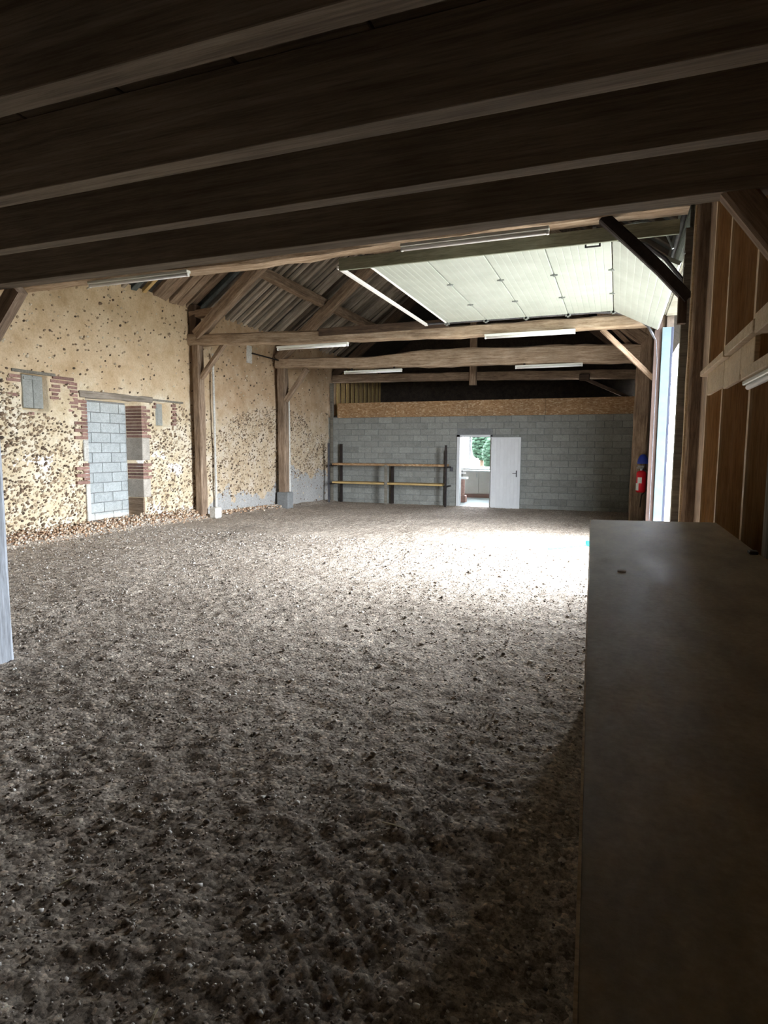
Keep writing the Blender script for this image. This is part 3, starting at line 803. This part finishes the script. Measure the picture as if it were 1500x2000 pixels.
f1 = frame(12.1, 'middle roof frame crossing the barn behind the raised garage door')
timber('tie_beam', [(-9.5, 12.1, 4.165), (-6.5, 12.1, 4.05), (-3.0, 12.1, 3.945), (0.62, 12.1, 3.955)], 0.25, [0.25, 0.25, 0.22, 0.22], 'beam_wood', f1, 0.012, seed=21, wob=0.008)
bx('scarf_board', -6.05, -3.2, 11.955, 11.98, 4.03, 4.19, 'dark_wood', f1)
timber('post', [(-9.30, 12.12, 0.06), (-9.30, 12.12, 4.05)], 0.20, 0.22, 'old_wood', f1, 0.009, seed=22)
bx('post_shoe', -9.12, -8.92, 12.15, 12.4, -0.05, 0.22, 'plaster_white', f1, 0.03)
timber('post_upper', [(-9.36, 12.12, 4.28), (-9.36, 12.12, 4.95)], 0.2, 0.22, 'dark_wood', f1, 0.009, seed=23)
timber('strut', [(-9.45, 12.1, 4.73), (-8.72, 12.1, 4.78)], 0.18, 0.16, 'old_wood', f1, 0.008, seed=24)
timber('brace', [(-8.52, 12.1, 4.06), (-9.2, 12.1, 3.28)], 0.12, 0.11, 'old_wood', f1, 0.006, seed=25)
timber('principal_rafter', [(-9.27, 12.08, 4.25), (-4.45, 12.08, 8.22)], 0.22, 0.26, 'old_wood', f1, 0.012, seed=26)
timber('principal_rafter', [(0.5, 12.08, 4.10), (-4.45, 12.08, 8.22)], 0.2, 0.26, 'old_wood', f1, 0.012, seed=27)
timber('post', [(0.70, 12.15, -0.2), (0.70, 12.15, 4.4)], 0.25, 0.26, 'old_wood', f1, 0.008, seed=28)
timber('brace', [(-0.35, 12.25, 3.86), (0.60, 12.25, 2.9)], 0.08, 0.09, 'old_wood', f1, 0.005, seed=29)

f2 = frame(15.9, 'roof frame with a humped hewn tie beam, third from the camera')
timber('tie_beam', [(-9.4, 15.9, 4.10), (-8, 15.9, 4.07), (-6.6, 15.9, 4.0), (-5.4, 15.9, 4.03), (-4.6, 15.9, 4.03), (-3.0, 15.9, 4.01), (-1.2, 15.9, 3.97), (0.42, 15.9, 3.90)], 0.30, [0.26, 0.28, 0.30, 0.38, 0.46, 0.42, 0.44, 0.42], 'beam_wood', f2, 0.014, seed=31, seg=0.3)
timber('post', [(-9.26, 15.95, -0.1), (-9.26, 15.95, 4.3)], 0.26, 0.26, 'old_wood', f2, 0.010, seed=32)
bx('post_shoe', -9.42, -9.02, 15.78, 16.1, -0.25, 0.35, 'mortar_joint', f2, 0.03)
timber('brace', [(-8.42, 15.9, 3.92), (-9.14, 15.9, 3.02)], 0.14, 0.13, 'old_wood', f2, 0.006, seed=33)
timber('principal_rafter', [(-9.35, 15.88, 4.22), (-4.45, 15.88, 8.18)], 0.24, 0.28, 'old_wood', f2, 0.012, seed=34)
timber('principal_rafter', [(0.5, 15.88, 4.2), (-4.45, 15.88, 8.18)], 0.24, 0.28, 'old_wood', f2, 0.012, seed=35)
timber('post', [(0.49, 15.95, -0.3), (0.53, 15.95, 4.7)], 0.34, 0.34, 'old_wood', f2, 0.012, seed=36)
timber('brace', [(-0.55, 15.9, 4.9), (0.35, 15.9, 3.95)], 0.1, 0.1, 'old_wood', f2, 0.005, seed=37)

f3 = frame(19.7, 'farthest roof frame, above the block wall, with a hanging king post')
timber('tie_beam', [(-9.4, 19.72, 4.07), (-4.4, 19.72, 3.98), (0.5, 19.72, 3.86)], 0.22, 0.27, 'old_wood', f3, 0.010, seed=41)
timber('king_post', [(-4.40, 19.58, 3.68), (-4.40, 19.58, 8.0)], 0.22, 0.22, 'old_wood', f3, 0.006, seed=42)
timber('brace', [(-1.0, 19.7, 3.78), (0.42, 19.7, 3.1)], 0.1, 0.1, 'dark_wood', f3, 0.005, seed=43)
timber('principal_rafter', [(-9.35, 19.72, 4.2), (-4.45, 19.72, 8.18)], 0.22, 0.26, 'dark_wood', f3, 0.01, seed=44)
timber('principal_rafter', [(0.5, 19.72, 4.2), (-4.45, 19.72, 8.18)], 0.22, 0.26, 'dark_wood', f3, 0.01, seed=45)
timber('post', [(0.52, 19.4, -0.3), (0.52, 19.4, 3.9)], 0.2, 0.2, 'dark_wood', f3, 0.008, seed=46)
bx('block_bearing', -1.15, -0.85, 19.45, 19.6, 3.7, 3.9, 'dark_wood', f3, 0.02)

# dark rod from the lime patch to the far left post
rod = tube('iron_rod', [(-9.42, 14.6, 4.22), (-9.28, 15.79, 4.18)], 0.02, 'dark_metal')
tag(rod, 'thin dark iron rod running from the white patch to the far left post', 'rod')

# ---------------- roof ----------------
SL = 0.72
ang = math.atan(SL)


def roof_z(x):
    return 4.92 + SL * (x + 9.6) if x < -4.45 else 4.92 + SL * (0.7 - x)


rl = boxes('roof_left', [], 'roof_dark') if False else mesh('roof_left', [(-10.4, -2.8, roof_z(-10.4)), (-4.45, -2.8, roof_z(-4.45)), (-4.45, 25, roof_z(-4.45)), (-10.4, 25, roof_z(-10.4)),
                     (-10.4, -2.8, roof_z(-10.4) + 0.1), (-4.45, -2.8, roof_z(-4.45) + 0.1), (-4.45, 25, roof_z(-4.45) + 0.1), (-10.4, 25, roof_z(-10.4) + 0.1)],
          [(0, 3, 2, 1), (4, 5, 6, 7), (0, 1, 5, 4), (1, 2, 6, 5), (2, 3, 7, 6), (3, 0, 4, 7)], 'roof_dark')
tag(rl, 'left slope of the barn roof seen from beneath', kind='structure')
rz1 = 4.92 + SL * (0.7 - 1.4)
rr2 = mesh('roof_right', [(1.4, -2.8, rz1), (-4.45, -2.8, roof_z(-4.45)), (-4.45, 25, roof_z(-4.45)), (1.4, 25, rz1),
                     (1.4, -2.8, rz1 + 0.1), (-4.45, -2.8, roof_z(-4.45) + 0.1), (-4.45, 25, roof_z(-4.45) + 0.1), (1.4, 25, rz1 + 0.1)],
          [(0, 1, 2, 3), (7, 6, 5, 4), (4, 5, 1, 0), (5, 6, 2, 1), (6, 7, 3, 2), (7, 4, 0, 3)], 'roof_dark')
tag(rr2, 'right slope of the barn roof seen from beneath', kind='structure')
yv = 6.6; k = 0
rs = random.Random(5)
while yv < 20.6:
    wdt = rs.choice((0.10, 0.12, 0.15))
    mt = 'rafter_wood'
    if 10.3 < yv < 11.0: mt = ('slate_board', 'rafter_wood', 'slate_board', 'yellow_board')[k % 4]
    if 10.95 < yv < 12.3: mt = 'old_wood'; wdt = 0.22
    if 12.35 < yv < 13.2 and k % 2: mt = 'slate_board'
    jj = rs.uniform(-0.03, 0.03)
    timber('rafter', [(-9.75, yv + jj, roof_z(-9.75) - 0.045), (-4.5, yv - jj, roof_z(-4.5) - 0.045)], wdt, 0.09, mt, rl, 0.004, seed=k + 100, seg=1.3)
    timber('rafter', [(0.85, yv + jj, 4.92 - SL * 0.15 - 0.045), (-4.4, yv - jj, roof_z(-4.4) - 0.045)], 0.12, 0.09, 'dark_wood', rr2, 0.004, seed=k + 300, seg=1.3) if k % 2 == 0 else None
    yv += rs.choice((0.25, 0.28, 0.32)); k += 1
timber('purlin', [(-7.85, 6.0, 5.74), (-7.85, 12.1, 5.70), (-7.9, 15.9, 5.72), (-7.9, 20.5, 5.74)], 0.2, 0.24, 'old_wood', rl, 0.012, seed=51)
timber('purlin', [(-6.2, 6.0, 6.93), (-6.2, 20.5, 6.93)], 0.2, 0.24, 'old_wood', rl, 0.012, seed=52)
timber('purlin', [(-1.05, 6.0, 5.74), (-1.05, 20.5, 5.74)], 0.2, 0.24, 'dark_wood', rr2, 0.012, seed=53)
timber('ridge_beam', [(-4.45, 6.0, 8.35), (-4.45, 20.5, 8.35)], 0.16, 0.2, 'dark_wood', rl, 0.012, seed=54)
timber('wall_plate', [(-9.62, 6.0, 4.98), (-9.62, 20.5, 4.98)], 0.16, 0.1, 'old_wood', rl, 0.012, seed=55) if False else None
# gables and the back of the loft
wg = boxes('wall_gable', [(-10.3, 1.3, 24.3, 24.5, 2.7, 9.2)], 'render_out'); tag(wg, 'dark gable end above the kitchen', kind='structure')
wf = boxes('wall_front', [(-10.3, 1.3, -2.9, -2.7, -0.5, 9.2)], 'render_out'); tag(wf, 'boarded end wall behind the viewer', kind='structure')
lf = boxes('ceiling_loft', [(-9.9, 1.0, YB + 0.25, 24.3, 2.72, 2.8)], 'render_out'); tag(lf, 'loft deck over the kitchen', kind='structure')
for i in range(12):
    bx('slat', -9.44, -9.40, 20.0 + i * 0.42, 20.22 + i * 0.42, 2.8, 4.9, 'yellow_board', wg, 0.004)

# ---------------- joisted platform ceiling over the viewer ----------------
ce = bx('ceiling', -9.5, 0.84, -2.7, 3.0, 3.02, 3.05, 'joist_wood'); tag(ce, 'boarded deck above the joists', kind='structure')
for i in range(20):
    bx('deck_board', -9.45 + i * 0.51, -8.95 + i * 0.51, -2.7, 3.0, 2.985, 3.02, 'joist_wood', ce, 0.004)
jl = ['first joist overhead, nearest the viewer, sawn pale wood', 'second joist overhead, with a long pale lower edge', 'third joist overhead, between the second and the last', 'last joist of the deck, in front of the bright barn']
for k, (yc, wd, zb, mt) in enumerate([(1.46, 0.085, 2.70, 'joist_wood'), (1.985, 0.09, 2.70, 'joist_wood'), (2.475, 0.075, 2.70, 'joist_wood'), (2.985, 0.11, 2.70, 'joist_wood')]):
    hgt = 0.28
    o = timber('floor_joist', [(-9.5, yc, zb + hgt / 2), (0.84, yc, zb + hgt / 2)], wd, hgt, mt, None, 0.0)
    tag(o, jl[k], 'joist', 'sawn joists over the viewer')
for yc in (-1.9, -1.3, -0.7, -0.1, 0.45, 0.95):
    o = timber('floor_joist', [(-9.5, yc, 2.84), (0.84, yc, 2.84)], 0.085, 0.28, 'joist_wood')
    tag(o, 'sawn joist of the deck overhead, above or behind the viewer', 'joist', 'sawn joists over the viewer, out of view')
bk = empty('metal_bracket', (-0.02, 1.35, 2.72), 'dark metal bracket with pale edges hanging off the nearest joist', 'bracket')
bx('plate', -0.12, 0.06, 1.38, 1.41, 2.70, 2.90, 'dark_metal', bk)
bx('edge', -0.13, -0.12, 1.36, 1.41, 2.70, 2.90, 'steel', bk, 0.001)

# near posts and braces under the last joist
pl = empty('wooden_post', (-4.42, 3.08, 0), 'grey weathered post at the left edge of the view, with an upper brace', 'post')
timber('shaft', [(-4.41, 3.15, -0.02), (-4.41, 3.15, 2.70)], 0.24, 0.24, 'bleached_wood', pl, 0.006, seed=61)
timber('brace', [(-4.22, 3.1, 2.32), (-3.83, 3.1, 2.72)], 0.09, 0.11, 'old_wood', pl, 0.004, seed=62)
pr2 = empty('wooden_post', (0.7, 3.0, 1.2), 'grey post standing on the counter at the right edge of the view', 'post')
timber('shaft', [(0.665, 2.95, 1.2), (0.665, 2.95, 2.70)], 0.13, 0.13, 'grey_wood', pr2, 0.004, seed=63)
timber('brace', [(0.40, 2.99, 2.74), (0.66, 2.99, 2.38)], 0.10, 0.11, 'old_wood', pr2, 0.004, seed=64)

# ---------------- long counter at the right ----------------
ct = empty('counter', (0.3, 2.0, 0), 'long low dusty boarded counter filling the lower right', 'counter')


def prism(name, pts, z0, z1, mat, parent):
    n_ = len(pts)
    V = [(x, y, z0) for x, y in pts] + [(x, y, z1) for x, y in pts]
    F = [tuple(range(n_))[::-1], tuple(range(n_, 2 * n_))] + [(i, (i + 1) % n_, n_ + (i + 1) % n_, n_ + i) for i in range(n_)]
    return mesh(name, V, F, mat, parent)


prism('top', [(0.077, -2.0), (0.595, -2.0), (0.595, 4.26), (-0.14, 4.12)], 1.17, 1.20, 'counter', ct)
prism('body', [(0.097, -1.98), (0.590, -1.98), (0.590, 4.24), (-0.12, 4.10)], 0.0, 1.169, 'counter', ct)
prism('edge_strip', [(0.073, -2.0), (0.0765, -2.0), (-0.1405, 4.12), (-0.144, 4.12)], 1.172, 1.2015, 'pale_wood', ct)
ch = bx('wood_chip', 0.02, 0.05, 2.38, 2.41, 1.2, 1.204, 'white_label')
tag(ch, 'tiny white scrap lying on the dusty counter top', 'scrap')
cl = bx('dark_clamp', 0.555, 0.59, 3.0, 3.05, 1.2, 1.215, 'dark_metal')
tag(cl, 'small black object on the counter beside the right post', 'clamp')

# ---------------- raised garage door ----------------
gd = empty('garage_door', (-1.4, 9.8, 4.1), 'white ribbed sectional garage door, raised flat under the roof', 'garage door')
DY0, DY1, DZ = 7.84, 11.83, 4.10
xe = [-0.16, -0.93, -1.68, -2.43, -3.20]


def door_panel(p0, p1):
    # p0, p1: (x,z) of the two long edges; ribs run along Y
    a = Vector((p0[0], 0, p0[1])); b_ = Vector((p1[0], 0, p1[1]))
    d = (b_ - a); L = d.length; d.normalize(); nrm = Vector((d.z, 0, -d.x))
    if nrm.z > 0: nrm = -nrm
    nr = 8
    prof = [(0.004, 0.0)]
    for i in range(nr):
        s0 = 0.01 + i * (L - 0.02) / nr; s1 = 0.01 + (i + 1) * (L - 0.02) / nr
        prof += [(s0 + 0.006, 0.005), (s1 - 0.006, 0.005), (s1, 0.0)]
    prof.append((L - 0.004, 0.0))
    V = []; F = []
    for (s, hh) in prof:
        q = a + d * s + nrm * hh
        V += [(q.x, DY0, q.z), (q.x, DY1, q.z)]
    n0 = len(prof)
    for (s, hh) in prof:
        q = a + d * s - nrm * 0.04
        V += [(q.x, DY0, q.z), (q.x, DY1, q.z)]
    for i in range(n0 - 1):
        F.append((2 * i, 2 * i + 1, 2 * i + 3, 2 * i + 2)); k_ = 2 * n0
        F.append((k_ + 2 * i + 2, k_ + 2 * i + 3, k_ + 2 * i + 1, k_ + 2 * i))
    F.append((0, 2 * n0, 2 * n0 + 1, 1)); F.append((2 * n0 - 2, 2 * n0 - 1, 4 * n0 - 1, 4 * n0 - 2))
    for e in (0, 1):
        F.append(tuple([2 * i + e for i in range(n0)] + [2 * n0 + 2 * i + e for i in range(n0 - 1, -1, -1)]))
    return mesh('door_panel', V, F, 'white_panel', gd)


panels = [door_panel((xe[i + 1], DZ), (xe[i], DZ)) for i in range(4)]
panels.append(door_panel((xe[0] + 0.004, DZ), (0.58, 3.72)))
for i in range(4):
    for yy in (9.15, 10.5):
        x = xe[i]
        boxes('hinge', [(x - 0.05, x + 0.05, yy - 0.012, yy + 0.012, DZ - 0.022, DZ - 0.006), (x - 0.012, x + 0.012, yy - 0.03, yy + 0.03, DZ - 0.03, DZ - 0.006)], 'steel', panels[i])
boxes('handle', [(-0.46, -0.28, DY0 + 0.10, DY0 + 0.12, DZ - 0.05, DZ - 0.035), (-0.46, -0.44, DY0 + 0.10, DY0 + 0.12, DZ - 0.05, DZ - 0.006), (-0.30, -0.28, DY0 + 0.10, DY0 + 0.12, DZ - 0.05, DZ - 0.006)], 'grey_metal', panels[0])


def track(yy, xo=0.0, mt='steel'):
    pts = [(-3.65, yy, DZ - 0.0), (-0.45, yy, DZ - 0.0), (-0.1, yy, DZ - 0.03), (0.2, yy, DZ - 0.12), (0.42, yy, DZ - 0.30), (0.54 + xo, yy, DZ - 0.55), (0.57 + xo, yy, DZ - 0.9), (0.57 + xo, yy, -0.1)]
    return tube('track', pts, 0.024, mt, gd, 6)


track(DY0 - 0.03, 0.07, 'grey_metal'); track(DY1 + 0.04, 0.02, 'grey_metal')
bx('end_edge', xe[4] - 0.025, xe[4] - 0.002, DY0, DY1, DZ - 0.02, DZ + 0.04, 'white_label', gd)
bx('cross_bar', -3.66, -3.60, DY0 - 0.06, DY1 + 0.06, DZ - 0.03, DZ + 0.01, 'white_label', gd)
boxes('hanger', [(x - 0.02, x + 0.02, DY0 - 0.075, DY0 - 0.055, DZ - 0.04, 4.22) for x in (-3.3, -1.22, -2.3, -0.35)], 'steel', gd)
boxes('roller_bracket', [(x - 0.05, x + 0.05, DY1 - 0.02, DY1 + 0.03, DZ - 0.04, DZ - 0.01) for x in xe] + [(x - 0.02, x + 0.02, DY1 - 0.02, DY1 + 0.03, DZ - 0.06, DZ - 0.01) for x in xe], 'steel', gd)
bx('seal', 0.65, 0.79, OY1 - 0.06, OY1 - 0.012, -0.25, 3.75, 'pale_blue', gd)
bx('track_plate', 0.79, 0.83, OY1 - 0.06, OY1 - 0.012, -0.25, 3.75, 'slate_blue', gd)
bx('seal', 0.63, 0.68, OY0 + 0.0, OY0 + 0.03, -0.1, 3.9, 'grey_metal', gd)
tube('spring_shaft', [(0.60, DY0 - 0.05, 4.28), (0.60, DY1, 4.28)], 0.03, 'dark_metal', gd, 10)
tube('cable', [(-0.05, 7.86, 4.22), (0.1, 7.87, 4.25), (0.3, 7.88, 4.22), (0.42, 7.88, 4.10), (0.5, 7.88, 3.92)], 0.012, 'steel', gd, 6)
tsb = bx('support_rail', -3.6, 0.55, 7.725, 7.76, 4.03, 4.19, 'green_board')
tag(tsb, 'grey green board carrying the near rail of the garage door', 'board')

# ---------------- strip lights under the tie beams ----------------
def strip(x0, x1, y, z, label, top=None):
    t = empty('strip_light', ((x0 + x1) / 2, y, z), label, 'light')
    bx('housing', x0, x1, y - 0.045, y + 0.045, z + 0.022, z + 0.062, 'tube', t, 0.005)
    if top:
        for x in (x0 + 0.2, x1 - 0.25): bx('hanger', x, x + 0.05, y - 0.012, y + 0.012, z + 0.055, top, 'dark_metal', t, 0.001)
    tube('tube', [(x0 + 0.03, y, z), (x1 - 0.03, y, z)], 0.024, 'white_label', t, 10)
    for x in (x0, x1 - 0.03):
        bx('end_cap', x, x + 0.03, y - 0.022, y + 0.022, z - 0.024, z + 0.02, 'white_label', t, 0.004)
    return t


strip(-7.65, -5.80, 7.40, 4.10, 'white strip light under the nearest tie beam, above the rubble wall')
strip(-2.60, -0.82, 7.40, 4.10, 'white strip light under the nearest tie beam, in front of the garage door')
strip(-7.05, -5.35, 11.93, 3.80, 'white strip light under the middle tie beam, on the left')
strip(-2.47, -0.80, 11.93, 3.78, 'white strip light under the middle tie beam, on the right')
strip(-7.2, -5.5, 15.80, 3.73, 'white strip light under the humped tie beam, on the left', 3.86)
strip(-2.48, -0.86, 15.80, 3.68, 'white strip light under the humped tie beam, on the right', 3.80)

# ---------------- shelving at the back wall ----------------
sh = empty('shelf_rack', (-7.1, 19.1, -0.2), 'metal rack with two long wooden shelves against the block wall', 'shelf')
for (x, yy, zt, mt, wd) in ((-9.19, 18.85, 1.83, 'grey_metal', 0.06), (-8.96, 19.38, 1.80, 'dark_metal', 0.09), (-7.1, 18.85, 1.12, 'grey_wood', 0.09), (-7.06, 19.38, 1.05, 'dark_metal', 0.10), (-5.07, 18.85, 1.76, 'dark_metal', 0.06), (-5.2, 19.38, 1.6, 'grey_metal', 0.06)):
    zb = float(fz(x, yy)) + 0.005
    bx('upright', x - wd / 2, x + wd / 2, yy - 0.03, yy + 0.03, zb, zt, mt, sh)
bx('shelf_board', -9.07, -5.10, 18.86, 19.40, 1.08, 1.15, 'osb', sh)
bx('shelf_board', -9.07, -5.18, 18.86, 19.40, 0.46, 0.52, 'yellow_board', sh)
for zz in (1.04, 0.42):
    for x in (-9.19, -5.07):
        bx('bracket', x - 0.035, x + 0.06 if x < -7 else x + 0.035, 18.82, 19.42, zz, zz + 0.04, 'dark_metal', sh)

# ---------------- fire extinguisher and blue thing on the right post ----------------
fx, fy, fb = 0.565, 15.66, 0.64
fe = empty('fire_extinguisher', (fx, fy, fb), 'red fire extinguisher with pale label hung on the right post', 'fire extinguisher')
tube('body', [(fx, fy, fb), (fx, fy, fb + 0.03), (fx, fy, fb + 0.46), (fx, fy, fb + 0.50), (fx, fy, fb + 0.52)], [0.08, 0.11, 0.11, 0.08, 0.03], 'red_paint', fe, 16)
lb = []
V = []; F = []
for i in range(7):
    a = math.radians(190 + i * 17)
    V += [(fx + 0.113 * math.cos(a), fy + 0.113 * math.sin(a), fb + 0.05), (fx + 0.113 * math.cos(a), fy + 0.113 * math.sin(a), fb + 0.22), (fx + 0.112 * math.cos(a), fy + 0.112 * math.sin(a), fb + 0.36)]
for i in range(3): F.append((3 * i, 3 * i + 3, 3 * i + 4, 3 * i + 1))
for i in range(2, 5): F.append((3 * i + 1, 3 * i + 4, 3 * i + 5, 3 * i + 2))
mesh('paper_label', V, F, 'white_label', fe)
tube('neck', [(fx, fy, fb + 0.5), (fx, fy, fb + 0.57)], 0.03, 'steel', fe, 10)
boxes('handle', [(fx - 0.11, fx + 0.03, fy - 0.015, fy + 0.015, fb + 0.57, fb + 0.59), (fx - 0.09, fx + 0.05, fy - 0.015, fy + 0.015, fb + 0.61, fb + 0.63), (fx + 0.02, fx + 0.04, fy - 0.015, fy + 0.015, fb + 0.57, fb + 0.63)], 'steel', fe)
tube('hose', [(fx + 0.03, fy, fb + 0.56), (fx + 0.12, fy - 0.02, fb + 0.50), (fx + 0.125, fy - 0.02, fb + 0.3), (fx + 0.12, fy - 0.02, fb + 0.05), (fx + 0.02, fy - 0.05, fb - 0.06), (fx + 0.0, fy - 0.05, fb - 0.35)], 0.014, 'dark_metal', fe, 8)
V = []; F = []
hx, hy, hz = 0.585, 15.62, 1.32
nl, nm = 7, 14
for i in range(nl):
    ph = math.radians(90 * i / (nl - 1))
    for j in range(nm):
        a = 2 * math.pi * j / nm
        V.append((hx + 0.12 * math.cos(a) * math.sin(ph) + (0.0), hy + 0.11 * math.sin(a) * math.sin(ph), hz + 0.22 * math.cos(ph)))
for i in range(nl - 1):
    for j in range(nm): F.append((i * nm + j, i * nm + (j + 1) % nm, (i + 1) * nm + (j + 1) % nm, (i + 1) * nm + j))
hl = mesh('blue_helmet', V, F, 'blue_plastic', None, None, True)
md = hl.modifiers.new('s', 'SOLIDIFY'); md.thickness = 0.008
tag(hl, 'deep blue rounded helmet-like cover hung above the extinguisher', 'helmet')

for (yy, z0, z1, lb_) in ((12.82, 0.12, 3.95, 'thin white pipe on the wall beside the middle post'), (16.55, 0.0, 3.3, 'thin white pipe on the wall beside the far post')):
    o = tube('wall_pipe', [(-9.40, yy, z0), (-9.40, yy, z1)], 0.03, 'plaster_white', None, 8); tag(o, lb_, 'pipe')

# ---------------- teal hose tool on the floor ----------------
tp = empty('teal_rod', (-0.7, 10.4, 0), 'thin teal rod lying on the bright floor left of the counter', 'rod')
tube('shaft', [(-0.98, 10.15, 0.03), (-0.35, 10.75, 0.05)], 0.012, 'teal_plastic', tp)
bx('knob', -0.43, -0.35, 10.68, 10.76, 0.03, 0.12, 'teal_plastic', tp, 0.01)
